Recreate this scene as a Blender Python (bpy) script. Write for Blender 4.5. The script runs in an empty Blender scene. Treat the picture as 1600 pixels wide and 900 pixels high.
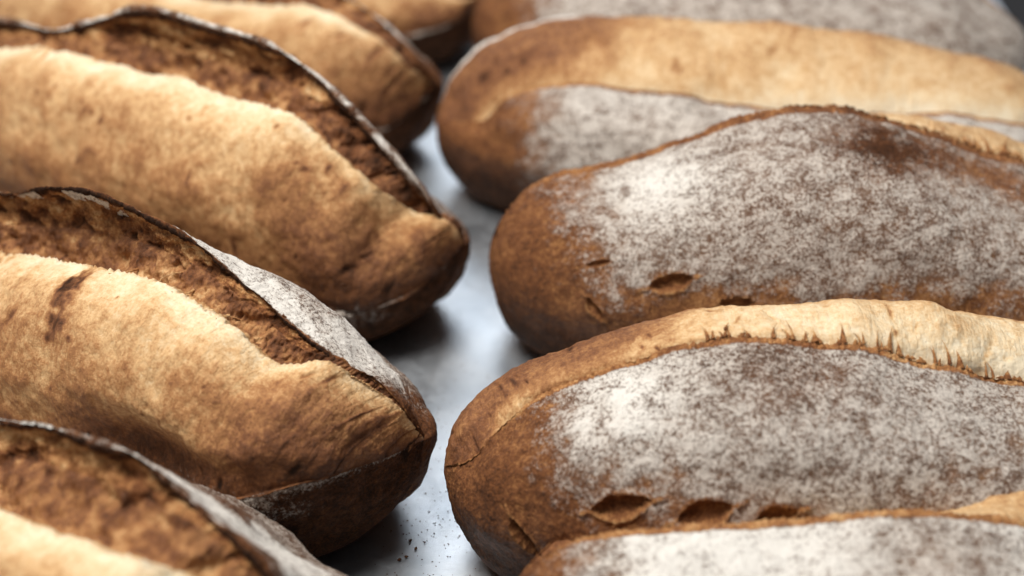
import bpy, math, random
import numpy as np
from mathutils import Vector
R = math.radians
sc = bpy.context.scene
RES = 1.0

# ------------------------------------------------------------------ camera
cam_d = bpy.data.cameras.new('camera'); cam = bpy.data.objects.new('camera', cam_d)
sc.collection.objects.link(cam); sc.camera = cam
E_ = R(33.0); DIST = .62
cam.location = (0, -DIST*math.cos(E_), .05+DIST*math.sin(E_))
cam.rotation_euler = (R(90)-E_, 0, 0)
cam_d.sensor_width = 36; cam_d.lens = 36*2323/1600
cam_d.clip_start = .02; cam_d.clip_end = 20
cam_d.dof.use_dof = True; cam_d.dof.focus_distance = .542
cam_d.dof.aperture_fstop = 4.9
cam_d.dof.aperture_blades = 0

# ------------------------------------------------------------------ world and lamps
w = bpy.data.worlds.new('World'); sc.world = w; w.use_nodes = True
w.node_tree.nodes['Background'].inputs['Color'].default_value = (.92, .95, 1, 1)
w.node_tree.nodes['Background'].inputs['Strength'].default_value = .27
def area(name, loc, target, sx, sy, power, col):
    d = bpy.data.lights.new(name, 'AREA'); d.shape = 'RECTANGLE'; d.size = sx; d.size_y = sy
    d.energy = power; d.color = col
    o = bpy.data.objects.new(name, d); sc.collection.objects.link(o); o.location = loc
    o.rotation_euler = (Vector(target)-Vector(loc)).to_track_quat('-Z', 'Y').to_euler()
    return o
area('ceiling_lamp', (-.34, -.13, 1.15), (0, 0, 0), .46, .46, 22, (1, .96, .91))
area('window_light', (.1, 2.05, 1.72), (0, 0, 0), 1.2, 1.15, 15, (.88, .94, 1))
sc.view_settings.view_transform = 'Standard'; sc.view_settings.look = 'None'
sc.view_settings.exposure = 0; sc.view_settings.gamma = 1
sc.cycles.use_denoising = True
sc.cycles.max_bounces = 6

# ------------------------------------------------------------------ numeric helpers
_rng = np.random.RandomState(7)
_perm = np.concatenate([_rng.permutation(256)]*3)
_grad = _rng.normal(size=(256, 3)); _grad /= np.linalg.norm(_grad, axis=1)[:, None]
def perlin(P):
    P = np.asarray(P, float); i = np.floor(P).astype(int); f = P-i; i &= 255
    u = f*f*f*(f*(f*6-15)+10); out = 0
    for dx in (0, 1):
        for dy in (0, 1):
            for dz in (0, 1):
                h = _perm[_perm[_perm[i[..., 0]+dx]+i[..., 1]+dy]+i[..., 2]+dz]
                g = _grad[h]
                dot = g[..., 0]*(f[..., 0]-dx)+g[..., 1]*(f[..., 1]-dy)+g[..., 2]*(f[..., 2]-dz)
                wx = u[..., 0] if dx else 1-u[..., 0]
                wy = u[..., 1] if dy else 1-u[..., 1]
                wz = u[..., 2] if dz else 1-u[..., 2]
                out = out+wx*wy*wz*dot
    return out*1.6
def fbm(P, n=3, g=.5):
    o = 0; a = 1
    for k in range(n): o = o+a*perlin(P*(2**k)+k*17.3); a *= g
    return o
def ridged(P, n=2):
    o = 0; a = 1
    for k in range(n): o = o+a*(1-2*np.abs(perlin(P*(2**k)+k*9.1))); a *= .5
    return o
def sst(a, b, x):
    t = np.clip((x-a)/(b-a), 0, 1); return t*t*(3-2*t)
def pchip(x, y, xi):
    x = np.asarray(x, float); y = np.asarray(y, float)
    h = np.diff(x); d = np.diff(y, axis=0)/h[:, None]
    m = np.zeros_like(y); m[0] = d[0]; m[-1] = d[-1]
    if len(x) > 2:
        w1 = (2*h[1:]+h[:-1])[:, None]; w2 = (h[1:]+2*h[:-1])[:, None]
        same = d[:-1]*d[1:] > 0
        with np.errstate(all='ignore'):
            hm = (w1+w2)/(w1/d[:-1]+w2/d[1:])
        m[1:-1] = np.where(same, hm, 0)
    k = np.clip(np.searchsorted(x, xi)-1, 0, len(x)-2)
    t = ((xi-x[k])/h[k])[:, None]; H = h[k][:, None]
    return (y[k]*(2*t**3-3*t**2+1)+H*m[k]*(t**3-2*t**2+t)+y[k+1]*(3*t**2-2*t**3)+H*m[k+1]*(t**3-t**2))
def smooth(a, s):
    if s <= 0: return a
    r = int(3*s); kx = np.arange(-r, r+1); kk = np.exp(-.5*(kx/s)**2); kk /= kk.sum()
    p = np.pad(a, ((r, r), (0, 0)), mode='reflect', reflect_type='odd')
    return np.stack([np.convolve(p[:, c], kk, 'valid') for c in range(a.shape[1])], 1)
def grid_normals(P):
    du = np.gradient(P, axis=0); dv = np.gradient(P, axis=1)
    n = np.cross(dv, du); l = np.linalg.norm(n, axis=2, keepdims=True)
    return n/np.maximum(l, 1e-12)

# ------------------------------------------------------------------ materials
class NT:
    def __init__(s, name):
        s.m = bpy.data.materials.new(name); s.m.use_nodes = True; s.t = s.m.node_tree
        s.b = s.t.nodes['Principled BSDF']
    def n(s, typ, **kw):
        nd = s.t.nodes.new(typ)
        for k, v in kw.items():
            if k in nd.inputs.keys(): s.put(nd.inputs[k], v)
            else: setattr(nd, k, v)
        return nd
    def put(s, sock, v):
        if hasattr(v, 'is_linked'): s.t.links.new(v, sock)
        else: sock.default_value = v
    def math(s, op, a, b=0.0, c=None, clamp=False):
        nd = s.t.nodes.new('ShaderNodeMath'); nd.operation = op; nd.use_clamp = clamp
        s.put(nd.inputs[0], a); s.put(nd.inputs[1], b)
        if c is not None: s.put(nd.inputs[2], c)
        return nd.outputs[0]
    def attr(s, name): return s.n('ShaderNodeAttribute', attribute_name=name)
    def noise(s, vec, scale, detail=3.0, rough=.55, dist=0.0):
        nd = s.n('ShaderNodeTexNoise', Vector=vec, Scale=scale, Detail=detail, Roughness=rough, Distortion=dist)
        return nd.outputs['Fac']
    def ramp(s, fac, stops):
        nd = s.t.nodes.new('ShaderNodeValToRGB'); s.put(nd.inputs[0], fac)
        el = nd.color_ramp.elements
        while len(el) > 1: el.remove(el[-1])
        el[0].position = stops[0][0]; el[0].color = (*stops[0][1], 1)
        for p, c in stops[1:]:
            e = el.new(p); e.color = (*c, 1)
        return nd.outputs[0]
    def mix(s, f, a, b):
        nd = s.t.nodes.new('ShaderNodeMix'); nd.data_type = 'RGBA'
        s.put(nd.inputs[0], f); s.put(nd.inputs[6], a); s.put(nd.inputs[7], b)
        return nd.outputs[2]
    def mapr(s, v, a, b, c, d, smoothstep=False):
        nd = s.t.nodes.new('ShaderNodeMapRange'); nd.clamp = True
        if smoothstep: nd.interpolation_type = 'SMOOTHSTEP'
        for i, q in enumerate((v, a, b, c, d)): s.put(nd.inputs[i], q)
        return nd.outputs[0]
    def scale(s, vec, xyz):
        nd = s.n('ShaderNodeVectorMath', operation='MULTIPLY'); s.put(nd.inputs[0], vec); s.put(nd.inputs[1], xyz)
        return nd.outputs[0]
BAKE = [(0, (.84, .72, .52)), (.16, (.76, .57, .34)), (.32, (.61, .375, .175)), (.48, (.375, .175, .064)),
        (.64, (.195, .075, .028)), (.80, (.095, .038, .017)), (1, (.028, .015, .010))]
def bread_mat(name, seed, tone_amp=.35, grain=1.0, streak=0.0, rough=.6, bumpd=.0006, spec=.35):
    t = NT(name)
    co = t.n('ShaderNodeTexCoord').outputs['Object']
    cm = t.scale(co, (100, 100, 100))                      # centimetres
    off = t.n('ShaderNodeVectorMath', operation='ADD'); t.put(off.inputs[0], cm); off.inputs[1].default_value = (seed*3.7, seed*1.3, seed*5.1)
    cm = off.outputs[0]
    tone = t.attr('tone').outputs['Fac']; flour = t.attr('flour').outputs['Fac']
    flow = t.attr('flow').outputs['Vector']
    n1 = t.noise(cm, .9, 4, .6); n2 = t.noise(cm, 3.6, 6, .68); n3 = t.noise(cm, 10.5, 5, .72)
    v = t.math('MULTIPLY_ADD', t.math('SUBTRACT', n1, .5), tone_amp*1.1, tone)
    v = t.math('MULTIPLY_ADD', t.math('SUBTRACT', n2, .5), tone_amp*1.8, v)
    v = t.math('MULTIPLY_ADD', t.math('SUBTRACT', n3, .5), tone_amp*2.3*grain, v)
    if streak:
        st = t.noise(t.scale(flow, (6.5, 1.1, 1)), 1.0, 4, .62, .35)
        v = t.math('MULTIPLY_ADD', t.math('SUBTRACT', st, .5), streak, v)
    # little blisters: scattered darker pin pricks
    vo = t.n('ShaderNodeTexVoronoi', Vector=cm, Scale=9.0, Randomness=1.0).outputs['Distance']
    v = t.math('ADD', v, t.mapr(vo, .10, .22, .10*grain, 0))
    col = t.ramp(v, BAKE)
    col = t.mix(t.mapr(flour, .30, .62, 0, .8), col, t.mix(t.mapr(n2, .42, .62, 0, 1), (.085, .054, .040, 1), (.19, .125, .088, 1)))
    # flour: clumped dust
    f1 = t.noise(cm, 1.6, 3, .6); f2 = t.noise(cm, 7.4, 8, .73)
    gv = t.n('ShaderNodeTexVoronoi', Vector=cm, Scale=15.0, Randomness=1.0).outputs['Distance']; f3 = t.noise(cm, 26, 3, .8)
    d = t.math('MULTIPLY_ADD', t.math('SUBTRACT', f1, .5), .85, flour)
    d = t.math('MULTIPLY_ADD', t.math('SUBTRACT', f2, .5), 3.3, d)
    d = t.math('MULTIPLY_ADD', t.math('SUBTRACT', .46, gv), .35, d)
    d = t.math('MULTIPLY_ADD', t.math('SUBTRACT', t.noise(t.scale(cm, (.8, 1.3, 1.3)), 1.35, 5, .62, .8), .5), 1.6, d)
    d = t.math('MULTIPLY_ADD', t.math('SUBTRACT', f3, .5), 1.5, d)
    ff = t.mapr(d, .24, .86, 0, 1)
    ff = t.math('MULTIPLY', ff, t.mapr(flour, .02, .12, 0, 1))
    ff = t.math('MULTIPLY', ff, t.mapr(flour, .1, .9, .72, .97))
    fc = t.mix(t.mapr(flour, .45, .95, 0, 1), (.64, .565, .49, 1), (.90, .86, .79, 1))
    col = t.mix(ff, col, fc)
    t.put(t.b.inputs['Base Color'], col)
    t.put(t.b.inputs['Roughness'], t.math('MULTIPLY_ADD', ff, .25, rough))
    t.put(t.b.inputs['Specular IOR Level'], t.mapr(tone, .62, .88, spec, spec*.2))
    hb = t.math('MULTIPLY_ADD', n3, .55, t.math('MULTIPLY', n2, .6))
    hb = t.math('MULTIPLY_ADD', f2, t.math('MULTIPLY', flour, .38), hb)
    hb = t.math('MULTIPLY_ADD', t.noise(cm, 48, 3, .7), .25, hb)
    if streak: hb = t.math('MULTIPLY_ADD', st, .8, hb)
    bp = t.n('ShaderNodeBump', Height=hb, Distance=bumpd, Strength=1.0)
    t.put(t.b.inputs['Normal'], bp.outputs[0])
    t.b.inputs['Subsurface Weight'].default_value = .0
    return t.m
def mats(seed):
    return dict(crust=bread_mat('baked crust', seed, .26, 1.2, 0, .58, .0015, .16),
                crumb=bread_mat('burst crumb', seed+.5, .24, .75, .14, .50, .0010, .30),
                ear=bread_mat('torn ear crumb', seed+.9, .30, .9, .08, .72, 0.0010, .15))

# ------------------------------------------------------------------ tables: feature lines of each loaf, in local millimetres
TAB = '''{"L1": {
"c": [-0.1802, -0.0084], "yaw": -35.0, "L": 0.34, "w": 0.06, "H": 0.07, "p": 7.0, "side": 1, "F": {"ear": [[174.9, 3.9, 71.9], [169.8, 2.2, 74.6], [157.4, 1.9, 75.1], [143.7, -4.5, 82.4], [131.3, -4.9, 87.0], [112.2, -5.3, 96.3], [98.9, -5.3, 101.5], [85.9, -5.4, 107.7], [57.2, -5.4, 111.2], [34.3, -5.4, 112.2], [9.4, -5.4, 106.9], [-28.6, -5.4, 91.8], [-127.5, 0.0, 70.0]], "back": [[158.7, 11.1, 65.8], [146.2, 17.4, 67.6], [135.1, 19.3, 75.3], [121.8, 20.5, 80.9], [108.8, 19.9, 84.8], [89.5, 17.9, 88.5], [75.3, 12.0, 93.3], [34.0, 19.8, 74.0], [0.0, 21.0, 74.0], [-51.0, 21.0, 70.0], [-136.0, 21.3, 50.0]], "bt": [[174.6, 3.1, 70.3], [169.9, 1.3, 73.3], [155.5, -2.0, 76.4], [145.2, -9.8, 84.0], [135.7, -16.0, 82.0], [131.2, -19.2, 82.6], [121.1, -20.0, 88.6], [110.9, -20.5, 93.8], [96.1, -20.8, 96.9], [80.3, -20.9, 97.9], [54.6, -21.0, 94.0], [16.8, -21.0, 84.1], [-7.3, -21.0, 78.4], [-127.5, -11.2, 55.0]], "lip": [[185.3, -4.5, 64.2], [183.0, -10.8, 63.7], [169.8, -17.9, 53.7], [159.2, -35.3, 53.7], [144.5, -48.0, 49.1], [127.4, -54.2, 40.6], [-34.0, -60.0, 27.0], [-127.5, -50.3, 25.0]]}, "fx0": 146, "hx": 0.1, "hollow": 0.009, "bs": 0.85, "rw": 0.35}, "L2": {
"c": [-0.1798, 0.1411], "yaw": -36.0, "L": 0.37, "w": 0.06, "H": 0.07, "p": 7.0, "side": 1, "F": {"ear": [[172.9, 10.3, 59.0], [169.7, 4.8, 66.9], [161.4, -0.0, 80.3], [149.6, -3.7, 95.0], [134.3, -4.0, 105.5], [118.9, -4.1, 113.4], [102.7, -4.2, 119.0], [86.1, -4.2, 121.3], [66.2, -4.2, 120.5], [45.8, -4.2, 120.0], [24.8, -4.2, 119.9], [7.7, -4.2, 116.3], [-16.8, -4.2, 106.1], [-35.9, -4.2, 97.7], [-61.2, -4.2, 88.6], [-81.4, -4.2, 86.9], [-101.0, -4.2, 84.5], [-148.0, 0.0, 70.0]], "back": [[177.5, 0.6, 70.2], [160.9, 0.9, 86.0], [145.7, 1.1, 96.7], [129.9, 1.1, 106.5], [114.1, 1.2, 113.8], [97.6, 1.2, 119.1], [68.7, 1.2, 119.9], [40.0, 1.2, 118.9], [5.2, 1.2, 116.1], [-29.6, 1.2, 101.4], [-66.5, 1.2, 87.8], [-108.1, 1.2, 83.7], [-148.0, 16.0, 60.0]], "bt": [[181.2, 4.4, 59.1], [168.4, 0.0, 61.6], [166.2, -6.5, 67.4], [159.9, -16.8, 80.4], [146.2, -18.9, 89.3], [131.9, -20.0, 97.6], [116.5, -20.6, 104.3], [99.9, -20.9, 103.0], [80.0, -21.0, 99.5], [60.2, -21.0, 101.2], [38.8, -21.0, 97.8], [-0.9, -21.0, 94.8], [-25.4, -21.0, 93.3], [-53.6, -21.0, 88.6], [-80.0, -21.0, 82.4], [-148.0, -16.0, 55.0]], "lip": [[193.9, -5.6, 46.8], [187.1, -10.6, 39.6], [183.0, -16.8, 35.4], [178.1, -27.5, 32.6], [171.9, -36.1, 30.8], [164.0, -43.0, 29.8], [55.5, -60.0, 25.0], [-37.0, -60.0, 25.0], [-138.7, -50.3, 25.0]]}, "fx0": 165}, "L0": {
"c": [-0.1828, -0.1305], "yaw": -33.0, "L": 0.32, "w": 0.06, "H": 0.07, "p": 7.0, "side": 1, "F": {"ear": [[140.8, -4.6, 45.0], [131.7, 1.0, 81.2], [121.6, 1.1, 87.6], [111.0, 1.2, 91.1], [105.8, 1.2, 93.5], [97.4, 1.2, 97.0], [90.1, 1.2, 100.1], [81.1, 1.2, 101.4], [66.5, 1.2, 99.8], [40.8, 1.2, 95.2], [19.4, 1.2, 88.3], [-128.0, 0.0, 70.0]], "back": [[136.1, 19.7, 67.6], [120.4, 21.2, 67.1], [110.9, 17.3, 72.5], [109.5, 2.9, 91.5], [104.2, 2.9, 93.4], [95.7, 3.0, 96.9], [88.3, 3.0, 99.7], [79.2, 3.0, 101.1], [64.5, 3.0, 99.5], [38.7, 3.0, 94.6], [17.1, 3.0, 87.5], [-128.0, 21.3, 55.0]], "bt": [[137.6, -12.1, 70.0], [115.2, -19.3, 90.0], [108.6, -24.3, 94.2], [91.8, -24.9, 91.0], [69.1, -25.2, 87.4], [48.4, -25.2, 82.9], [-64.0, -24.0, 60.0], [-128.0, -16.0, 50.0]], "lip": [[152.0, -26.4, 33.0], [112.0, -57.5, 30.0], [0.0, -60.0, 25.0], [-120.0, -50.3, 25.0]]}, "fx0": 130, "bs": 1.25}, "L3": {
"c": [-0.1823, 0.2823], "yaw": -33.0, "L": 0.32, "w": 0.058, "H": 0.07, "p": 7.0, "side": 1, "F": {"ear": [[161.5, -0.0, 59.6], [154.8, -0.0, 66.2], [144.3, -0.0, 73.5], [130.6, -0.0, 82.1], [112.7, -0.0, 87.8], [24.0, 0.0, 90.0], [-48.0, 0.0, 90.0], [-128.0, 0.0, 70.0]], "back": [[162.0, 2.7, 57.9], [150.4, 8.6, 62.7], [137.4, 11.7, 68.7], [121.2, 13.4, 76.8], [103.2, 14.2, 81.6], [24.0, 17.4, 88.0], [-32.0, 17.4, 88.0], [-128.0, 20.6, 55.0]], "bt": [[160.4, -3.2, 56.1], [152.3, -9.4, 68.1], [143.0, -12.8, 77.1], [126.8, -15.6, 83.9], [109.0, -16.8, 87.4], [16.0, -14.5, 72.0], [-48.0, -14.5, 72.0], [-128.0, -15.5, 50.0]], "lip": [[152.0, -25.5, 33.0], [112.0, -55.6, 30.0], [0.0, -58.0, 27.0], [-120.0, -48.6, 25.0]]}}, "R1": {
"c": [0.1407, -0.0986], "yaw": 2.0, "L": 0.33, "w": 0.061, "H": 0.083, "p": 3.0, "side": -1, "F": {"top": [[132.0, 8.5, 60.0], [44.0, 18.1, 85.6], [29.7, 18.2, 88.1], [17.0, 18.3, 90.9], [6.1, 18.3, 94.1], [-9.3, 18.3, 94.5], [-21.9, 18.3, 97.8], [-35.4, 18.2, 96.2], [-56.6, 17.9, 95.8], [-73.7, 17.5, 95.4], [-84.6, 17.0, 91.6], [-94.7, 16.5, 87.6], [-108.3, 15.5, 83.0], [-128.9, 13.2, 75.4], [-141.1, 9.3, 70.9], [-150.6, 6.0, 65.1], [-156.8, 3.4, 60.7]], "sl": [[140.2, 0.0, 50.0], [37.3, -7.3, 77.5], [24.2, -7.3, 80.4], [6.6, -7.3, 84.9], [-9.0, -7.3, 88.6], [-15.1, -7.3, 91.2], [-32.0, -7.3, 94.0], [-48.6, -7.2, 96.0], [-60.9, -7.1, 97.0], [-81.2, -6.9, 95.4], [-97.3, -6.5, 90.0], [-105.3, -6.3, 87.3], [-121.5, -5.7, 79.6], [-134.1, -6.2, 72.9], [-146.0, -8.5, 64.3], [-154.6, -10.3, 54.3], [-155.6, -11.0, 47.9]]}}, "R2": {
"c": [0.1548, 0.0388], "yaw": 0.0, "L": 0.33, "w": 0.063, "H": 0.085, "p": 3.0, "side": -1, "F": {"sl": [[148.5, 3.3, 50.0], [66.0, 7.3, 82.0], [49.4, 7.5, 85.9], [32.6, 7.5, 93.0], [7.8, 7.6, 101.8], [-16.5, 7.6, 107.8], [-39.7, 7.5, 107.3], [-54.9, 7.4, 104.0], [-73.1, 7.2, 97.1], [-90.2, 6.9, 90.2], [-108.8, 6.4, 83.4], [-132.5, 4.4, 79.2], [-146.8, 3.4, 72.4], [-156.2, 2.5, 63.8]], "top": [[148.5, 9.8, 50.0], [72.5, 30.1, 82.5], [43.0, 31.2, 90.5], [28.5, 31.4, 93.8], [12.8, 31.5, 95.1], [-66.0, 30.5, 72.0], [-140.2, 19.6, 60.0], [-161.7, 6.1, 45.0]]}, "lift": 0.009, "bw": 0.0045}, "R3": {
"c": [0.1305, 0.1626], "yaw": -6.0, "L": 0.34, "w": 0.063, "H": 0.085, "p": 3.0, "side": -1, "F": {"top": [[153.0, 9.8, 50.0], [124.6, 9.8, 72.2], [92.2, 11.6, 80.2], [60.1, 12.3, 86.0], [28.2, 12.6, 89.9], [-19.6, 12.6, 92.6], [-67.7, 12.2, 93.4], [-99.9, 11.3, 92.4], [-125.7, 9.7, 87.7], [-145.2, 7.7, 77.9], [-158.7, 8.2, 64.6]], "sl": [[144.5, 0.0, 50.0], [120.3, -25.3, 61.2], [83.8, -29.5, 67.5], [27.7, -31.4, 66.2], [-3.9, -31.5, 66.7], [-21.6, -31.5, 68.2], [-43.2, -31.2, 71.1], [-66.5, -30.5, 72.3], [-93.5, -28.8, 73.6], [-120.9, -25.2, 68.1], [-134.1, -24.7, 61.3], [-143.3, -24.0, 50.8]]}}, "R0": {
"c": [0.1598, -0.1651], "yaw": 3.0, "L": 0.32, "w": 0.06, "H": 0.083, "p": 3.0, "side": -1, "F": {"sl": [[144.0, 3.1, 50.0], [1.6, -3.0, 68.1], [-17.7, -3.0, 73.3], [-34.3, -3.0, 75.1], [-48.5, -3.0, 75.7], [-60.4, -2.9, 74.4], [-80.3, -2.8, 72.6], [-100.3, -2.6, 71.5], [-120.3, -2.3, 70.6], [-139.8, 1.7, 65.1], [-150.0, 0.0, 61.3]], "top": [[144.0, 9.4, 50.0], [7.4, 13.2, 67.0], [-9.1, 13.2, 64.5], [-27.7, 13.2, 61.8], [-64.0, 23.2, 52.0], [-128.0, 16.8, 52.0], [-155.2, 5.3, 44.0]]}, "lift": 0.004}, "R4": {
"c": [0.1345, 0.2818], "yaw": -9.0, "L": 0.318, "w": 0.062, "H": 0.085, "p": 3.0, "side": -1, "F": {"sl": [[143.1, 9.7, 60.0], [79.5, 17.4, 84.0], [0.0, 18.6, 86.0], [-79.5, 17.4, 82.0], [-151.0, 4.7, 60.0]], "top": [[143.1, 16.1, 50.0], [79.5, 34.8, 75.0], [0.0, 37.2, 78.0], [-79.5, 34.8, 75.0], [-151.0, 11.7, 55.0]]}}, "L4": {
"c": [-0.1431, 0.4161], "yaw": -35.0, "L": 0.3, "w": 0.062, "H": 0.07, "p": 7.0, "side": 1, "F": {"ear": [[142.5, 0.0, 50.0], [120.0, 0.0, 68.0], [45.0, 0.0, 85.0], [-45.0, 0.0, 85.0], [-120.0, 0.0, 70.0]], "back": [[142.5, 10.2, 48.0], [120.0, 19.3, 63.0], [45.0, 21.7, 83.0], [-45.0, 21.7, 83.0], [-120.0, 22.0, 55.0]], "bt": [[142.5, -8.5, 45.0], [120.0, -13.8, 55.0], [45.0, -15.5, 70.0], [-45.0, -15.5, 70.0], [-120.0, -16.5, 50.0]], "lip": [[142.5, -27.2, 33.0], [105.0, -59.4, 30.0], [0.0, -62.0, 27.0], [-112.5, -51.9, 25.0]]}}}'''
import json
TAB = json.loads(TAB)

def link_mesh(name, V, Fq, mat, parent, attrs):
    me = bpy.data.meshes.new(name)
    me.vertices.add(len(V)); me.vertices.foreach_set('co', np.ascontiguousarray(V, dtype=np.float32).ravel())
    me.loops.add(Fq.size); me.loops.foreach_set('vertex_index', Fq.astype(np.int32).ravel())
    me.polygons.add(len(Fq)); me.polygons.foreach_set('loop_start', np.arange(0, Fq.size, Fq.shape[1], dtype=np.int32))
    me.polygons.foreach_set('loop_total', np.full(len(Fq), Fq.shape[1], dtype=np.int32))
    me.polygons.foreach_set('use_smooth', np.ones(len(Fq), dtype=bool))
    me.update(calc_edges=True); me.validate()
    for k, a in attrs.items():
        if a.ndim == 1:
            at = me.attributes.new(k, 'FLOAT', 'POINT'); at.data.foreach_set('value', a.astype(np.float32))
        else:
            at = me.attributes.new(k, 'FLOAT_VECTOR', 'POINT'); at.data.foreach_set('vector', a.astype(np.float32).ravel())
    me.materials.append(mat)
    o = bpy.data.objects.new(name, me); sc.collection.objects.link(o); o.parent = parent
    return o

def feature(T, k, th, scale=1.0):
    L = T['L']; a = np.array(T['F'][k])/1000.; t = np.arccos(np.clip(2*a[:, 0]/L, -1, 1))
    keep = []; last = -9
    order = np.argsort(t)
    for i in order:
        if t[i]-last > .03 and .06 < t[i] < math.pi-.06: keep.append(i); last = t[i]
    return t[keep], a[keep][:, 1:]

def loft(name, nu, dens, zoom=(0, math.pi)):
    """the loaf as a grid: stations along the loaf x points round it"""
    T = TAB[name]; L, W0, p, side = T['L'], T['w'], T['p'], T['side']
    # stations, denser where the loaf is in the picture
    if side > 0: th = np.concatenate([np.linspace(0, 1.95, int(nu*.86), endpoint=False), np.linspace(1.95, math.pi, int(nu*.14))])
    else: th = np.concatenate([np.linspace(0, 1.15, int(nu*.14), endpoint=False), np.linspace(1.15, math.pi, int(nu*.86))])
    nu = len(th)
    x = L/2*np.cos(th); W = W0*np.sqrt(np.maximum(0, 1-np.abs(2*x/L)**p))
    g = np.sqrt(np.maximum(0, 1-np.abs(2*x/L)**5.5))       # height envelope near the ends
    pz = .044 if side > 0 else .040
    py = T.get('py', .015 if side > 0 else 0.)
    def F(k, ends=(py, pz)):
        t, v = feature(T, k, th)
        t = np.concatenate([[0], t, [math.pi]]); v = np.vstack([[ends], v, [ends]])
        return smooth(pchip(t, v, th), nu/130.)
    def Q(yk, z, wmul=1.0):                              # a plain line: share of the half width, height
        return np.stack([yk*W*wmul+py*(1-np.sqrt(np.maximum(0, 1-np.abs(2*x/L)**7))), pz+(z-pz)*g], 1)
    gb = np.sqrt(np.maximum(0, 1-np.abs(2*x/L)**11))
    sh = py*(1-np.sqrt(np.maximum(0, 1-np.abs(2*x/L)**7)))
    def QB(yk): return np.stack([yk*W+sh, pz+(bot-pz)*gb], 1)
    bot = .0006
    rows = []                                           # (name, points, samples to next, crease)
    bot = .0006
    if side > 0:
        Ea, Bk, Bt, Lp = F('ear'), F('back'), F('bt'), F('lip')
        jg = fbm(np.stack([x*420, x*0+W0*99, x*0], -1), 3); jl = fbm(np.stack([x*90, x*0+W0*55, x*0+T['yaw']], -1), 2)
        Ea = Ea+np.stack([-.0005*jg-.0010*jl, .0006*jg+.0004*jl], 1)*g[:, None]
        d = np.linalg.norm(Ea-Bt, axis=1)[:, None]
        e = lambda a, b: np.array([[a, b]])
        # the crust shell keeps inside the half width
        midf = np.stack([-.985*W+sh, Lp[:, 1]*.62+.38*(pz+(.010-pz)*g)], 1)
        gx = g[:, None]
        Wb = W0*.97*np.sqrt(np.maximum(0, 1-np.abs(2*x/L)**3.6))
        def QW(yk, z): return np.stack([yk*Wb+sh, pz+(z-pz)*g], 1)
        A = T.get('hollow', .004)
        hol = np.exp(-((x-T.get('hx', .09))/.035)**2)[:, None]
        def bel(f): return np.stack([Lp[:, 0]+(Bt[:, 0]-Lp[:, 0])*(1-math.cos(f*math.pi/2)), Lp[:, 1]+(Bt[:, 1]-Lp[:, 1])*math.sin(f*math.pi/2)], 1)
        rows = [
            ('bottom', QB(0), 3, 1), ('contact_front', QB(-.66), 26, 0),
            ('mid_front', midf, 40, 0), ('lip', Lp, 3, 1),
            ('groove', Lp+e(.0022, .0002)*gx, 14, 1), ('b1', bel(.16)+e(-.001, 0)*gx+hol*e(A, 0), 26, 0), ('b2', bel(.38)+e(-.0035, 0)*gx, 34, 0), ('b3', bel(.68)+e(-.002, .002)*gx, 40, 0),
            ('belly_top', Bt, 14, 1), ('r1', Bt+e(.40, -.40)*d, 18, 0), ('r2', Bt*.68+Ea*.32+e(.56, -.12)*d, 26, 0), ('r3', Bt*.25+Ea*.75+e(.32, -.05)*d, 22, 0),
            ('ear_edge', Ea, 3, 1), ('ear_top', Ea+np.array([[.0006, .0011]])*gx, 22, 1), ('back', Bk, 26, 0), ('shoulder', np.stack([Bk[:, 0]*.35+0.65*Wb*.97, np.minimum(pz+(.058-pz)*g, Bk[:, 1]-T.get('bs', .62)*(Bk[:, 0]*-.65+0.65*Wb*.97))], 1), 12, 0),
            ('back_bulge', QW(1.0, .032), 8, 0), ('contact_back', np.stack([.64*Wb+sh, pz+(bot-pz)*gb], 1), 3, 0), ('end', QB(0), 0, 1)]
        parts = {'crust': [('bottom', 'lip'), ('ear_top', 'end')], 'opened_crumb': [('lip', 'r2')], 'ear': [('r2', 'ear_top')]}
    else:
        Sl, Tp = F('sl'), F('top')
        tipf = sst(.97, .80, np.abs(2*x/L))
        e = lambda a, b: np.array([[a, b]])*(g*tipf)[:, None]
        lift = T.get('lift', .002)
        def fr(f):   # superellipse from the front bulge up to the slash edge
            y0, z0 = -W, pz+(.034-pz)*g; c = math.cos(f*math.pi/2)**.86; s_ = math.sin(f*math.pi/2)**.86
            return np.stack([Sl[:, 0]+(y0-Sl[:, 0])*c, z0+(Sl[:, 1]-z0)*s_], 1)
        bz = Tp[:, 1]
        rows = [
            ('bottom', QB(0), 3, 1), ('contact_front', QB(-.62), 26, 0),
            ('bulge', Q(-1.0, .034), 34, 0), ('f1', fr(.3), 40, 0), ('f2', fr(.62), 44, 0), ('slash_edge', Sl, 5, 1),
            ('band', Sl+e(T.get('bw', .0022), .0004), 7, 1), ('groove', Sl+e(T.get('bw', .0022)+.0012, -lift), 14, 1),
            ('s1', Sl*.62+Tp*.38+e(-.001, .0022-lift*.3), 24, 0), ('top', Tp, 18, 0),
            ('s3', np.stack([Tp[:, 0]*.45+.55*W*.78, np.minimum(bz-.003*g, bz*.5+.5*(pz+(.070-pz)*g))], 1), 10, 0), ('back_edge', np.stack([.80*W, np.minimum(pz+(.062-pz)*g, Tp[:, 1]-.006*g)], 1), 3, 1),
            ('back_lip', np.stack([.82*W, np.minimum(pz+(.0625-pz)*g, Tp[:, 1]-.0055*g)], 1), 8, 0), ('back_bulge', Q(1.0, .034), 8, 0),
            ('contact_back', QB(.62), 3, 0), ('end', QB(0), 0, 1)]
        parts = {'crust': [('bottom', 'slash_edge'), ('back_edge', 'end')], 'torn_rim': [('slash_edge', 'groove')], 'opened_crumb': [('groove', 'back_edge')]}
    K = [r[1] for r in rows]; n = len(rows)
    cols = []; idx = {}; segid = []; fr_ = []
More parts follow.
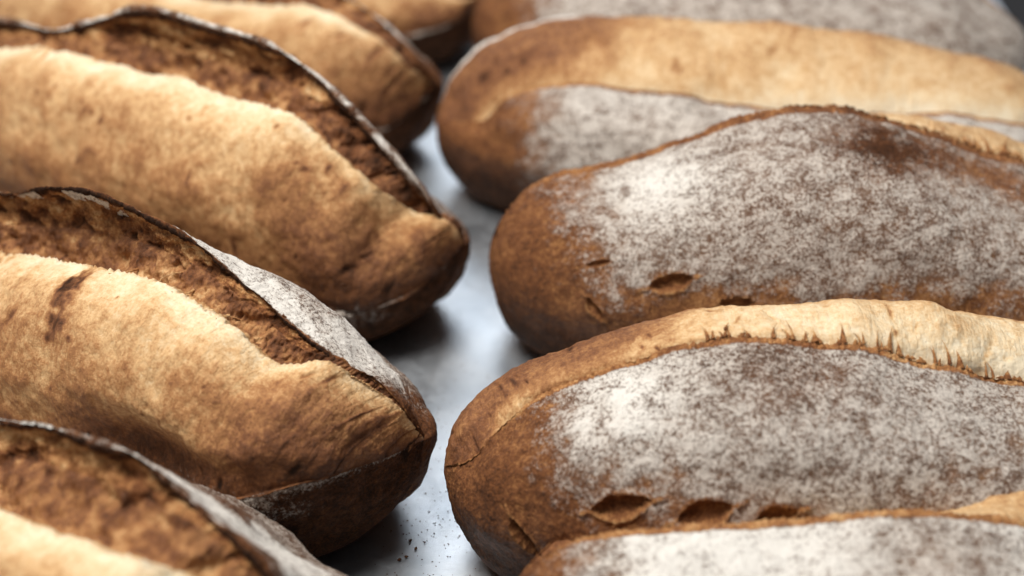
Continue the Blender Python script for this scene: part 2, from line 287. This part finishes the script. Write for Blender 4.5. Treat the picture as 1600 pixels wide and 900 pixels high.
    for i in range(n-1):
        m = max(2, int(round(rows[i][2]*dens))); idx[rows[i][0]] = len(cols)
        P0, P1 = K[i], K[i+1]
        ch = P1-P0
        T0 = ch if (rows[i][3] or i == 0) else .5*(P1-K[i-1])
        T1 = ch if (rows[i+1][3] or i == n-2) else .5*(K[i+2]-P0)
        # creased ends get the tangent that bends into the neighbour smoothly
        if rows[i][3] and not rows[i+1][3]: T0 = 1.5*ch-.5*T1
        if rows[i+1][3] and not rows[i][3]: T1 = 1.5*ch-.5*T0
        lim = np.linalg.norm(ch, axis=1, keepdims=True)*1.6+1e-9
        for q in (T0, T1): pass
        T0 = T0*np.minimum(1, lim/(np.linalg.norm(T0, axis=1, keepdims=True)+1e-12))
        T1 = T1*np.minimum(1, lim/(np.linalg.norm(T1, axis=1, keepdims=True)+1e-12))
        for j in range(m):
            t = j/m
            cols.append(P0*(2*t**3-3*t**2+1)+T0*(t**3-2*t**2+t)+P1*(3*t**2-2*t**3)+T1*(t**3-t**2)); segid.append(i); fr_.append(t)
    idx['end'] = len(cols); cols.append(K[-1]); segid.append(n-2); fr_.append(1.)
    C2 = np.stack(cols, 1)                                # nu, nv, 2
    P = np.concatenate([np.repeat(x[:, None, None], C2.shape[1], 1), C2], 2)
    P[0, :, 1:] = P[0, :, 1:].mean(0); P[-1, :, 1:] = P[-1, :, 1:].mean(0)
    return T, P, th, np.array(segid), np.array(fr_), idx, parts, g, W

_WC = {}
def _w1(P):
    k = (P.shape, round(float(P[5, 5, 0]), 7), round(float(P[5, 5, 1]), 7))
    if k not in _WC: _WC[k] = fbm(P*220., 2)
    return _WC[k]
def blob(P, c, r, yz=1.0):
    """soft patch of radius r (mm) round a local point c (mm)"""
    P = P+.0042*np.stack([_w1(P), _w1(P+.03), _w1(P+.07)], -1)
    q = (P-np.array(c)/1000.)/(np.array(r if hasattr(r, '__len__') else (r, r, r))/1000.)
    return np.exp(-(q**2).sum(-1))

def build(name, label, group, nu, dens, seed, paint, marks=(), extra=None, spots=45):
    T, P, th, seg, fr, idx, parts, g, W = loft(name, int(nu*RES), dens*RES)
    side = T['side']
    N = grid_normals(P)
    cen = np.array([0, 0, .04]);
    if (N*(P-cen)).sum() < 0: N = -N
    nu_, nv = P.shape[:2]
    arc = np.concatenate([np.zeros((nu_, 1)), np.cumsum(np.linalg.norm(np.diff(P, axis=1), axis=2), 1)], 1)
    flow = np.stack([P[..., 0]*100, arc*100, np.full_like(arc, seed*7.)], -1)
    Pc = P*100+np.array([seed*11.3, seed*5.7, seed*3.1])
    env = g[:, None]
    J = np.arange(nv)
    inpart = {}
    for pn, rr in parts.items():
        m = np.zeros(nv, bool)
        for a, b in rr: m |= (J >= idx[a]) & (J <= idx[b])
        inpart[pn] = m
    D = np.zeros(P.shape[:2])
    lo = fbm(Pc*.35, 2); hi = fbm(Pc*5.0, 2); md = fbm(Pc*1.4, 2); vh = perlin(Pc*12)
    st = fbm(np.stack([flow[..., 0]*2.2, flow[..., 1]*.45, flow[..., 2]], -1), 3)
    up = sst(.004, .02, P[..., 2])
    D += up*lo*.0018
    cr = inpart['crust'][None, :]
    D += np.where(cr, up*(.0003*hi+.00045*md+.00012*vh), 0)
    cb = inpart['opened_crumb'][None, :]
    D += np.where(cb & ~cr, up*((.0006 if side > 0 else .0005)*md+(.0003 if side > 0 else .0002)*st+.00020*hi), 0)
    if 'ear' in inpart:
        er = inpart['ear'][None, :] & ~cr
        q = np.stack([flow[..., 0]*2.0, flow[..., 1]*1.3, flow[..., 2]], -1)
        rg = ridged(q*1.3, 3)
        D += np.where(er, (.0007*ridged(q*.8, 2)+.0004*hi+.0003*vh)*env, 0)
        pl = fbm(np.stack([flow[..., 0]*.62, flow[..., 1]*1.1, flow[..., 2]], -1), 3, .5)
        ef = np.where(seg >= 11, 1-fr, 1.)*(seg >= 8)*(seg <= 11)*np.where(seg == 8, fr, 1)
        D += (.0006*sst(-.06, .08, pl)+.0005*sst(.24, .36, pl)-.0018*sst(-.24, -.46, pl))*env*sst(0, .5, ef)[None, :]
        plate = np.where(er, pl, 0)
        # cells of the torn crumb in the recess
        rec = ((seg == [i for i in range(99)][8]) | (seg == 9))[None, :]
        D += np.where(rec, .0010*ridged(q*2.1, 2)*env, 0)
    else:
        q = np.stack([flow[..., 0]*5, flow[..., 1]*3, flow[..., 2]], -1)
        jag = fbm(np.stack([flow[..., 0]*7, flow[..., 2]*0, flow[..., 2]], -1), 3)
        tr = inpart['torn_rim'][None, :]
        D += np.where(tr, (.0007*jag+.0004*hi)*env, 0)
    pocket = np.zeros(P.shape[:2])
    mk = []
    for (c, a, ra, rb, dep) in marks:                      # centre mm, tilt, half length, half width, depth (mm)
        c = np.array(c)/1000.; i0 = np.unravel_index(np.argmin(((P-c)**2).sum(-1)), P.shape[:2])
        nn = N[i0]; tx = np.array([1., 0, 0]); tx -= tx@nn*nn; tx /= np.linalg.norm(tx); ty = np.cross(nn, tx)
        if ty[2] < 0: ty = -ty
        r_ = P-P[i0]; X = r_@tx; Y = r_@ty; Z = np.abs(r_@nn)
        ca, sa = math.cos(R(a)), math.sin(R(a))
        U = (X*ca+Y*sa)/(ra/1000.); V = (-X*sa+Y*ca)/(rb/1000.)
        wob = 1+.22*perlin(Pc*2.5)+.12*perlin(Pc*7)
        near = Z < .012
        yy = np.abs(V)/np.maximum(.08, 1-np.minimum(1, U*U))**.8   # pointed oval
        inn = np.maximum(yy, np.abs(U))*wob; inn = np.where(near, inn, 9)
        pocket = np.maximum(pocket, np.where(inn < 1, 1-inn, 0))
        # the upper lip overhangs, the lower lip is raised
        bowl = sst(1.02, .55, inn)*dep/1000.
        rim = np.exp(-((inn-1.22)/.22)**2)*.0010*np.where(V < 0, 1.2, .5)
        D += np.where(near, -bowl+rim, 0)
        mk.append((inn, V))
    P2 = P+N*D[..., None]
    P2[..., 2] = np.maximum(P2[..., 2], .0004)
    tone = np.full(P.shape[:2], .6); flour = np.zeros(P.shape[:2])
    ctx = dict(P=P, x=P[..., 0]*1000, y=P[..., 1]*1000, z=P[..., 2]*1000, seg=seg[None, :]+0*tone.astype(int), fr=fr[None, :]+0*tone, th=th[:, None]+0*tone, plate=(plate if side > 0 else 0*tone),
               md=md, lo=lo, hi=hi, st=st, fx0=T.get('fx0', 132), xe=T['L']*500, rimwear=T.get('rw', 1.0), inpart=inpart, tone=tone, flour=flour, W=W, N=N, mk=mk, D=D)
    tone, flour = paint(ctx)
    rs = np.random.RandomState(int(seed*13))
    bi = np.argwhere(np.repeat((inpart['opened_crumb'] & (J > idx['groove']+4) & (J < idx['b3' if side > 0 else 'top']+30))[None, :], nu_, 0) & (P[..., 2] > .03))
    for q in range(spots):                                # blisters, pits and short cracks of the burst crumb
        i0, j0 = bi[rs.randint(len(bi))]; c0 = P[i0, j0]; hw = 14
        a0, a1 = max(0, i0-hw), min(nu_, i0+hw)
        w_ = P[a0:a1]-c0; k = rs.rand()
        rx = rs.uniform(.0005, .0016); rv = rx*rs.uniform(1, 4) if k < .7 else rx
        dj = (arc[a0:a1]-arc[i0, j0]); sk = rs.uniform(-.5, .5)
        b_ = np.exp(-((w_[..., 0]-sk*dj)/rx)**2-(dj/rv)**2)
        tone[a0:a1] += b_*rs.uniform(.1, .38); P2[a0:a1] -= N[a0:a1]*(b_*rs.uniform(-.0004, .0010))[..., None]
    tone = np.clip(tone, 0, 1)
    root = bpy.data.objects.new('bread_loaf', None); sc.collection.objects.link(root)
    root.location = (*T['c'], .0005); root.rotation_euler = (0, 0, R(T['yaw']))
    root['label'] = label; root['category'] = 'bread loaf'; root['group'] = group
    M = mats(seed)
    mm = dict(crust=M['crust'], opened_crumb=M['crumb'], ear=M['ear'], torn_rim=M['ear'])
    vid = np.arange(nu_*nv).reshape(nu_, nv)
    A = vid[:-1, :-1]; B = vid[1:, :-1]; Cc = vid[1:, 1:]; Dd = vid[:-1, 1:]
    quads = np.stack([A, B, Cc, Dd], -1)
    if side > 0 or True:
        # make the faces look outward
        i, j = nu_//2, nv//4
        fn = np.cross(P[i+1, j]-P[i, j], P[i, j+1]-P[i, j])
        if fn@N[i, j] < 0: quads = quads[..., ::-1]
    pk = pocket[:-1, :-1] > 0
    def emit(nm, mask, mat):
        q = quads[mask]
        if len(q) == 0: return None
        used, inv = np.unique(q.ravel(), return_inverse=True)
        V = P2.reshape(-1, 3)[used]
        return link_mesh(nm, V, inv.reshape(-1, 4), mat, root,
                  dict(tone=tone.ravel()[used], flour=flour.ravel()[used], flow=flow.reshape(-1, 3)[used]))
    for pn, rr in parts.items():
        m = np.zeros(nv-1, bool)
        for a, b in rr: m[idx[a]:idx[b]] = True
        mask = np.repeat(m[None, :], nu_-1, 0)
        if pn == 'crust': mask &= ~pk
        emit(pn, mask, mm[pn])
    if marks:
        lab = np.full(pk.shape, -1)
        for k, (inn, V) in enumerate(mk): lab[(inn[:-1, :-1] < 1) & pk] = k
        for k in range(len(marks)): emit('score_mark', lab == k, M['crust'])
    ctx.update(P2=P2, root=root, M=M, idx=idx, T=T, parts=parts, flow=flow)
    if extra: extra(ctx)
    return ctx

# ------------------------------------------------------------------ strands and flakes
class Tubes:
    def __init__(s): s.V = []; s.F = []; s.t = []; s.n = 0
    def tube(s, pts, rad, tone, k=5):
        pts = np.array(pts); m = len(pts)
        tg = np.gradient(pts, axis=0); tg /= np.linalg.norm(tg, axis=1, keepdims=True)+1e-9
        a = np.cross(tg, np.array([.3, .9, .2])); a /= np.linalg.norm(a, axis=1, keepdims=True)+1e-9; b = np.cross(tg, a)
        for i in range(m):
            rx, ry = rad[i] if hasattr(rad[i], '__len__') else (rad[i], rad[i])
            for j in range(k):
                an = 2*math.pi*j/k
                s.V.append(pts[i]+a[i]*math.cos(an)*rx+b[i]*math.sin(an)*ry); s.t.append(tone[i] if hasattr(tone, '__len__') else tone)
        for i in range(m-1):
            for j in range(k):
                p = s.n+i*k+j; q = s.n+i*k+(j+1) % k
                s.F.append((p, q, q+k, p+k))
        s.n += m*k
    def link(s, name, mat, root):
        if not s.V: return None
        V = np.array(s.V)
        o = link_mesh(name, V, np.array(s.F), mat, root, dict(tone=np.array(s.t), flour=np.zeros(len(V)), flow=V*100))
        o['kind'] = 'stuff'; return o

def strands(ctx, n, xs, seed, big=1.0):
    rg = random.Random(seed); tb = Tubes(); P2 = ctx['P2']; idx = ctx['idx']; x = P2[:, 0, 0]*1000
    rows = [i for i in range(P2.shape[0]) if xs[0] < x[i] < xs[1]]
    a, b, c = idx['belly_top'], idx['r2'], idx['r3']
    for k in range(n):
        i = rg.choice(rows); i2 = min(max(i+rg.randint(-9, 9), rows[0]), rows[-1])
        j0 = a-rg.randint(0, 5); j1 = rg.randint(b-8, b+12) if rg.random() < .3 else rg.randint(a+6, a+22)
        p0, p1 = P2[i, j0], P2[i2, j1]; L = np.linalg.norm(p1-p0)
        if L < .003 or L > .015: continue
        m = 7; pts = []; r0 = rg.uniform(.00012, .00042)*big
        sag = np.array([rg.uniform(-.12, .12)*L, -rg.uniform(.02, .22)*L, rg.uniform(-.12, .10)*L])
        for q in range(m):
            t = q/(m-1); pts.append(p0*(1-t)+p1*t+sag*math.sin(t*math.pi)+np.array([rg.uniform(-1, 1) for _ in range(3)])*.00022)
        rad = [(r0*(1.9*abs(2*q/(m-1)-1)**1.6+.35), r0*(1.1*abs(2*q/(m-1)-1)**1.6+.3)) for q in range(m)]
        tb.tube(pts, rad, [.22+.25*(q/(m-1))+rg.uniform(-.05, .1) for q in range(m)])
    tb.link('crumb_strand', ctx['M']['ear'], ctx['root'])
def flakes(ctx, n, xs, seed, hmax=.006, tone=.6):
    """ragged teeth of crust that curl up along the slash"""
    rg = random.Random(seed); tb = Tubes(); P2 = ctx['P2']; idx = ctx['idx']; x = P2[:, 0, 0]*1000
    rows = [i for i in range(P2.shape[0]) if xs[0] < x[i] < xs[1]]; j = idx['band']; s1 = idx['s1']
    for k in range(n):
        i = rg.choice(rows); p = P2[i, j]-np.array([0, 0, .0006]); jj = min(s1, j+14)
        up_ = P2[i, s1]-p; up_ /= np.linalg.norm(up_)+1e-9
        h = hmax*rg.random()**3.2+.0008; lean = rg.uniform(-.4, .4); m = 5; pts = []
        for q in range(m):
            t = q/(m-1); pts.append(p+up_*h*t+np.array([lean*h*t*t, 0, .0006*math.sin(t*3.1)+.0007]))
        wd = rg.uniform(.0004, .0018)
        rad = [(wd*(1-t_)**1.3+.00006, .00035*(1-t_)+.00005) for t_ in np.linspace(0, 1, m)]
        tb.tube(pts, rad, [tone-.22*q/(m-1)+rg.uniform(-.08, .08) for q in range(m)])
    tb.link('crust_flake', ctx['M']['ear'], ctx['root'])

# ------------------------------------------------------------------ paint: where a loaf is pale, dark or floured
def paint_left(bs=(), fb=(), dark_from=.0):
    def f(c):
        x, y, z, seg, fr = c['x'], c['y'], c['z'], c['seg'], c['fr']; n1 = c['lo']; n2 = c['md']
        t = np.full(x.shape, .62)
        shell = seg <= 2
        t = np.where(shell, .86+.10*sst(25, 0, z)-.06*n2, t)
        fl = np.where(shell, .46*np.exp(-((fr-.8)/.28)**2)*(seg == 2)*sst(.0, .5, n1+.55), 0)
        # opened crumb: golden near the lip, cream near its upper edge
        s = np.clip((seg-3)+fr, 0, 5)                     # 1 groove .. 5 belly top
        bel = np.interp(s, [0, 1, 1.6, 2.6, 3.6, 4.4, 5.0], [.68, .62, .55, .47, .41, .31, .10])
        t = np.where((seg >= 3) & (seg <= 7), bel+.10*n1+.06*n2, t)
        t = np.where(seg == 8, .16+.42*fr, t)  # here and next line: recess shade under the ear painted into the tone
        t = np.where(seg == 9, .54+.12*fr+.22*n2, t)
        t = np.where((seg == 10) | (seg == 11), np.where(seg == 10, .62-.05*fr, .57-.10*fr)+.16*n2+.06*c['hi'], t)
        t = np.where((seg == 11) & (fr > .55), .60+.42*sst(.55, .86, fr+.12*n2), t)
        t = np.where((seg >= 8) & (seg <= 11), t-.08*sst(-.10, .12, c['plate'])-.08*sst(.22, .38, c['plate'])+.14*sst(-.2, -.4, c['plate']), t)
        t = np.where(seg == 12, 1.0, t); te = sst(c['xe']-30, c['xe']-8, x)
        t = np.where((seg >= 11) & (seg <= 12), t+(.60-t)*te, t)
        bk = seg >= 13
        t = np.where(bk, .74, t); fl = np.where((seg == 13) | (seg == 14), .88, fl); fl = np.where(seg == 15, .5, fl)
        fl = np.where((seg == 13), fl*sst(0, .06, fr), fl)
        fl = np.where((seg == 13) | (seg == 14), fl*(1-.75*sst(.05, .45, n1+.35*n2)*(c['xe'] > 0)*c['rimwear']), fl); t = np.where(seg == 13, t+.12*n2, t)
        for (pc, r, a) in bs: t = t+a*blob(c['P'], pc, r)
        for (pc, r, a) in fb: fl = fl+a*blob(c['P'], pc, r)
        endx = sst(118, 146, x)
        t = t+np.where((seg >= 4) & (seg <= 11), .16*endx, 0)
        fl = fl*np.where(bk, 1-sst(c['fx0'], c['fx0']+22, x), 1)
        return np.clip(t, 0, 1), np.clip(fl, 0, 1.1)
    return f
def paint_right(bs=(), fb=(), strip=(.22, .12), flo=.7, fx=-125, flourz=(30, 52), rim=.5, bflour=0):
    def f(c):
        x, y, z, seg, fr = c['x'], c['y'], c['z'], c['seg'], c['fr']; n1 = c['lo']; n2 = c['md']
        t = np.full(x.shape, .64)
        fr_ = seg <= 4
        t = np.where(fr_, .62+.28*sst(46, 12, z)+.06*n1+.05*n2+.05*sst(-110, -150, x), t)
        m = sst(flourz[0], flourz[1], z+10*n1+5*n2)*sst(fx-22, fx+34, x+14*n1+8*n2+.35*(z-60))  # flour thickens with height and away from the left end
        fl = np.where(fr_, flo*m, 0)
        s = np.interp((seg-7)+fr, [0, 1, 2, 3, 4], [strip[1], strip[0], strip[0]+.12, .5, .6])
        t = np.where((seg >= 7) & (seg <= 10), s+.08*n1+.06*n2+.36*sst(-50, -120, x)+.3*sst(-142, -156, x), t)
        t = np.where((seg >= 7) & (seg <= 10), np.minimum(t, .66), t)
        t = np.where((seg >= 9) & (seg <= 10), t+(.62-t)*sst(-70, -118, x), t)
        t = np.where(seg == 8, t+(.60-t)*sst(-72, -112, x)*sst(.15, .6, fr+.2*n2), t)
        t = np.where((seg == 5) | (seg == 6), rim+.1*n2, t)
        t = np.where(seg >= 11, .66, t); fl = np.where((seg >= 11) & (seg <= 12), .85*sst(-150, -112, x), fl)
        fl = np.where((seg >= 9) & (seg <= 11), np.maximum(fl, bflour*sst(-92, -104, x)), fl)
        for (pc, r, a) in bs: t = t+a*blob(c['P'], pc, r)
        for (pc, r, a) in fb: fl = fl+a*blob(c['P'], pc, r)*np.where(fr_, 1, 0)
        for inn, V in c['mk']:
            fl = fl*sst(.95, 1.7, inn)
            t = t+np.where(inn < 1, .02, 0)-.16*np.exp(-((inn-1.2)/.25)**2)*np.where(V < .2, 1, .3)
        return np.clip(t, 0, 1), np.clip(fl, 0, 1.1)
    return f

# ------------------------------------------------------------------ the loaves
GL = 'open eared loaves lying in the left row'; GR = 'floured loaves lying in the right row'
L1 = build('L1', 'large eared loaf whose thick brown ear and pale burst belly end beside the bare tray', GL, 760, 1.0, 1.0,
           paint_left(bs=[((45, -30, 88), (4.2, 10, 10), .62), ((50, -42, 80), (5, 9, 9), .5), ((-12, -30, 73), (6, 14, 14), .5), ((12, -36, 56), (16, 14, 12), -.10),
                          ((97, -48, 46), (30, 14, 12), .30), ((60, -38, 62), (18, 12, 10), .12), ((75, -24, 80), (14, 9, 8), -.14), ((30, -26, 84), (30, 10, 6), -.10)],  # first blob: shade of the belly hollow painted into the tone
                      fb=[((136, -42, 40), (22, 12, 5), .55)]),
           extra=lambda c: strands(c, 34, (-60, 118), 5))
L2 = build('L2', 'wide loaf with a smooth cream belly and thin ear behind the thick eared loaf', GL, 560, .75, 2.0, paint_left(bs=[((60, -26, 92), (60, 9, 9), -.12)], fb=[((128, -40, 24), (34, 16, 6), .45), ((150, -30, 28), (20, 14, 6), .4)]),
           extra=lambda c: strands(c, 16, (-90, 100), 6))
L0 = build('L0', 'eared loaf cut off by the bottom left corner of the photo', GL, 520, .75, 3.0, paint_left(),
           extra=lambda c: strands(c, 18, (-40, 130), 8, .7))
L3 = build('L3', 'golden loaf out of focus behind the smooth cream bellied loaf', GL, 260, .5, 4.0, paint_left())
L4 = build('L4', 'dark brown loaf farthest back in the left row, almost hidden', GL, 200, .4, 5.0, paint_left())
R1 = build('R1', 'floured loaf in sharp focus with a cream slash and oval pockets', GR, 760, 1.0, 6.0,
           paint_right(flo=.60, fx=-122, flourz=(46, 74), fb=[((-112, -20, 84), (24, 22, 16), .42), ((-50, -16, 90), (22, 14, 10), -.20), ((-5, -30, 80), (40, 25, 16), .02), ((-100, -50, 45), (40, 20, 14), -.25)],
                       bs=[((-60, -14, 90), (40, 22, 14), .16), ((-140, -20, 60), (14, 25, 20), .02)], strip=(.10, .06)),
           marks=[((-107, -49, 62), 14, 10.5, 3.8, 3.2), ((-80, -55, 63), 18, 9.5, 4.0, 2.8), ((-58, -57, 62), 20, 8.5, 3.8, 2.3), ((-135, -35, 40), -52, 9, 2.6, 3.0)],
           extra=lambda c: flakes(c, 90, (-75, 60), 3, .009))
R2 = build('R2', 'heavily floured loaf with one dark pocket and a raised torn brown rim', GR, 600, .8, 7.0,
           paint_right(flo=.56, fx=-128, flourz=(44, 68), fb=[((-95, -16, 86), (26, 22, 14), .34), ((0, -13, 101), (19, 13, 13), -.62), ((30, -6, 92), (16, 9, 9), -.4), ((60, -12, 80), (20, 9, 9), -.35), ((45, 0, 82), (20, 12, 10), -.3), ((-25, -52, 52), (30, 20, 12), -.12)],
                       bs=[((0, -13, 101), (20, 14, 12), .16), ((-20, -10, 92), (60, 30, 25), .12)], rim=.60),
           marks=[((-90, -50, 60), 14, 9.5, 3.4, 3.0), ((-119, -40, 62), 10, 6, 1.2, 1.6), ((-119, -45, 45), -48, 6, 2.0, 2.2), ((-64, -58, 55), 4, 8, 2.6, 2.6)],
           extra=lambda c: flakes(c, 110, (-40, 80), 4, .013))
R0 = build('R0', 'white floured loaf cut off by the bottom edge of the photo', GR, 460, .7, 8.0, paint_right(flo=.85, fx=-142, flourz=(20, 40), fb=[((-30, -20, 76), (26, 26, 14), -.32), ((-100, -15, 78), (40, 25, 16), .2)]))
R3 = build('R3', 'blurred loaf with a broad golden slash behind the heavily floured loaf', GR, 300, .5, 9.0, paint_right(flo=.72, fx=-118, flourz=(18, 36), strip=(.25, -.05), bflour=.9, bs=[((-40, -26, 72), (40, 14, 10), .2)]))
R4 = build('R4', 'grey floured loaf farthest back in the right row, out of focus', GR, 240, .4, 10.0, paint_right(flo=.62, fx=-120, flourz=(15, 30)))

# ------------------------------------------------------------------ tray and worktop
def metal():
    t = NT('brushed steel'); co = t.scale(t.n('ShaderNodeTexCoord').outputs['Object'], (100, 100, 100))
    stn = t.noise(co, 1.1, 6, .7)
    br = t.noise(t.scale(co, (2.0, 40, 1)), 1.0, 4, .6); sm = t.noise(co, .35, 4, .6)
    sp = t.noise(co, 14, 3, .7)
    t.put(t.b.inputs['Base Color'], t.mix(t.mapr(sm, .35, .65, 0, 1), (.58, .63, .68, 1), (.72, .76, .80, 1)))
    dustf = t.math('MULTIPLY', t.mapr(sp, .56, .68, 0, .6), t.mapr(stn, .48, .62, 0, 1))
    t.put(t.b.inputs['Metallic'], t.math('SUBTRACT', 1, dustf))
    r = t.math('MULTIPLY_ADD', sm, .16, .26); r = t.math('MULTIPLY_ADD', sp, .10, r); r = t.math('MULTIPLY_ADD', stn, .22, t.math('SUBTRACT', r, .08))
    t.put(t.b.inputs['Roughness'], r)
    t.put(t.b.inputs['Normal'], t.n('ShaderNodeBump', Height=br, Distance=.00015, Strength=.6).outputs[0])
    return t.m
def slab(name, x0, x1, y0, y1, z0, z1, mat, parent=None, bev=.002):
    import bmesh
    bm = bmesh.new(); bmesh.ops.create_cube(bm, size=1)
    for v in bm.verts: v.co = ((x0+x1)/2+v.co.x*(x1-x0), (y0+y1)/2+v.co.y*(y1-y0), (z0+z1)/2+v.co.z*(z1-z0))
    bmesh.ops.bevel(bm, geom=bm.edges[:], offset=bev, segments=2, affect='EDGES')
    me = bpy.data.meshes.new(name); bm.to_mesh(me); bm.free(); me.materials.append(mat)
    o = bpy.data.objects.new(name, me); sc.collection.objects.link(o); o.parent = parent; return o
MT = metal()
tray = bpy.data.objects.new('baking_tray', None); sc.collection.objects.link(tray)
tray['label'] = 'shiny steel baking tray the loaves lie on, seen in the gap between the rows'; tray['category'] = 'baking tray'
slab('tray_base', -.50, .313, -.46, .62, -.0025, 0, MT, tray, .001)
for a in ((-.504, -.5005, -.464, .624), (0.3135, .3165, -.464, .624)): slab('tray_rim', *a, -.0025, .018, MT, tray, .001)
for a in ((-.5, .313, -.464, -.4605), (-.5, .313, .6205, .624)): slab('tray_rim', *a, -.0025, .018, MT, tray, .001)
dk = NT('dark worktop'); dk.b.inputs['Base Color'].default_value = (.03, .03, .032, 1)
dk.put(dk.b.inputs['Roughness'], dk.mapr(dk.noise(dk.n('ShaderNodeTexCoord').outputs['Object'], 6), .3, .7, .85, .95))
dk.b.inputs['Specular IOR Level'].default_value = .05
wt = slab('worktop', -2, 2, -1.5, 3.0, -.045, -.0035, dk.m); wt['kind'] = 'structure'
# crumbs
cm = bread_mat('loose crumb', 12, .3, 1, 0, .7, .0005)
def crumb_geo(rg, r):
    import bmesh
    bm = bmesh.new(); bmesh.ops.create_icosphere(bm, subdivisions=2, radius=r)
    s = [rg.uniform(.6, 1.3), rg.uniform(.5, 1), rg.uniform(.3, .6)]; ph = rg.random()*50
    for v in bm.verts:
        k = 1+.45*float(perlin(np.array([[v.co.x/r+ph, v.co.y/r, v.co.z/r]]))[0])
        v.co = (v.co.x*s[0]*k, v.co.y*s[1]*k, v.co.z*s[2]*k)
    zm = min(v.co.z for v in bm.verts)
    for v in bm.verts: v.co.z -= zm
    return bm
def set_tone(me, v):
    a = me.attributes.new('tone', 'FLOAT', 'POINT'); a.data.foreach_set('value', [v]*len(me.vertices))
    a = me.attributes.new('flour', 'FLOAT', 'POINT'); a.data.foreach_set('value', [0]*len(me.vertices))
rg = random.Random(4)

for k, (x, y, r) in enumerate([(-.0420, -.1100, .0011), (-.0395, -.1085, .0007), (-.0362, -.1040, .0009), (-.0385, -.0995, .0006), (-.0330, -.1005, .0005)]):
    bm = crumb_geo(rg, r); me = bpy.data.meshes.new('bread_crumb'); bm.to_mesh(me); bm.free(); me.materials.append(cm)
    for pl in me.polygons: pl.use_smooth = True
    set_tone(me, .78)
    o = bpy.data.objects.new('bread_crumb', me); sc.collection.objects.link(o); o.location = (x, y, .0002); o.rotation_euler = (0, 0, rg.random()*6)
    o['label'] = ['biggest dark crumb on the tray between the two front loaf ends', 'crumb just right of and behind the biggest dark crumb', 'oval crumb on the tray nearer the right row of loaves',
                  'small crumb on the tray behind the oval crumb', 'tiny crumb on the tray closest to the pocket marked loaf'][k]
    o['category'] = 'crumb'; o['group'] = 'loose crumbs on the tray'
import bmesh
big = bmesh.new()
for k in range(230):
    bm = crumb_geo(rg, rg.uniform(.00012, .00034)); x = rg.gauss(-.030, .010); y = rg.uniform(-.15, .02)
    if rg.random() < .35: y = rg.gauss(-.095, .012)
    tmp = bpy.data.meshes.new('tmp')
    for v in bm.verts: v.co.x += x; v.co.y += y; v.co.z += .0001
    bm.to_mesh(tmp); bm.free(); big.from_mesh(tmp); bpy.data.meshes.remove(tmp)
me = bpy.data.meshes.new('crumb_dust'); big.to_mesh(me); big.free(); me.materials.append(cm); set_tone(me, .8)
o = bpy.data.objects.new('crumb_dust', me); sc.collection.objects.link(o); o['kind'] = 'stuff'
o['label'] = 'fine dark crumb specks scattered over the steel tray in the gap'; o['category'] = 'crumbs'
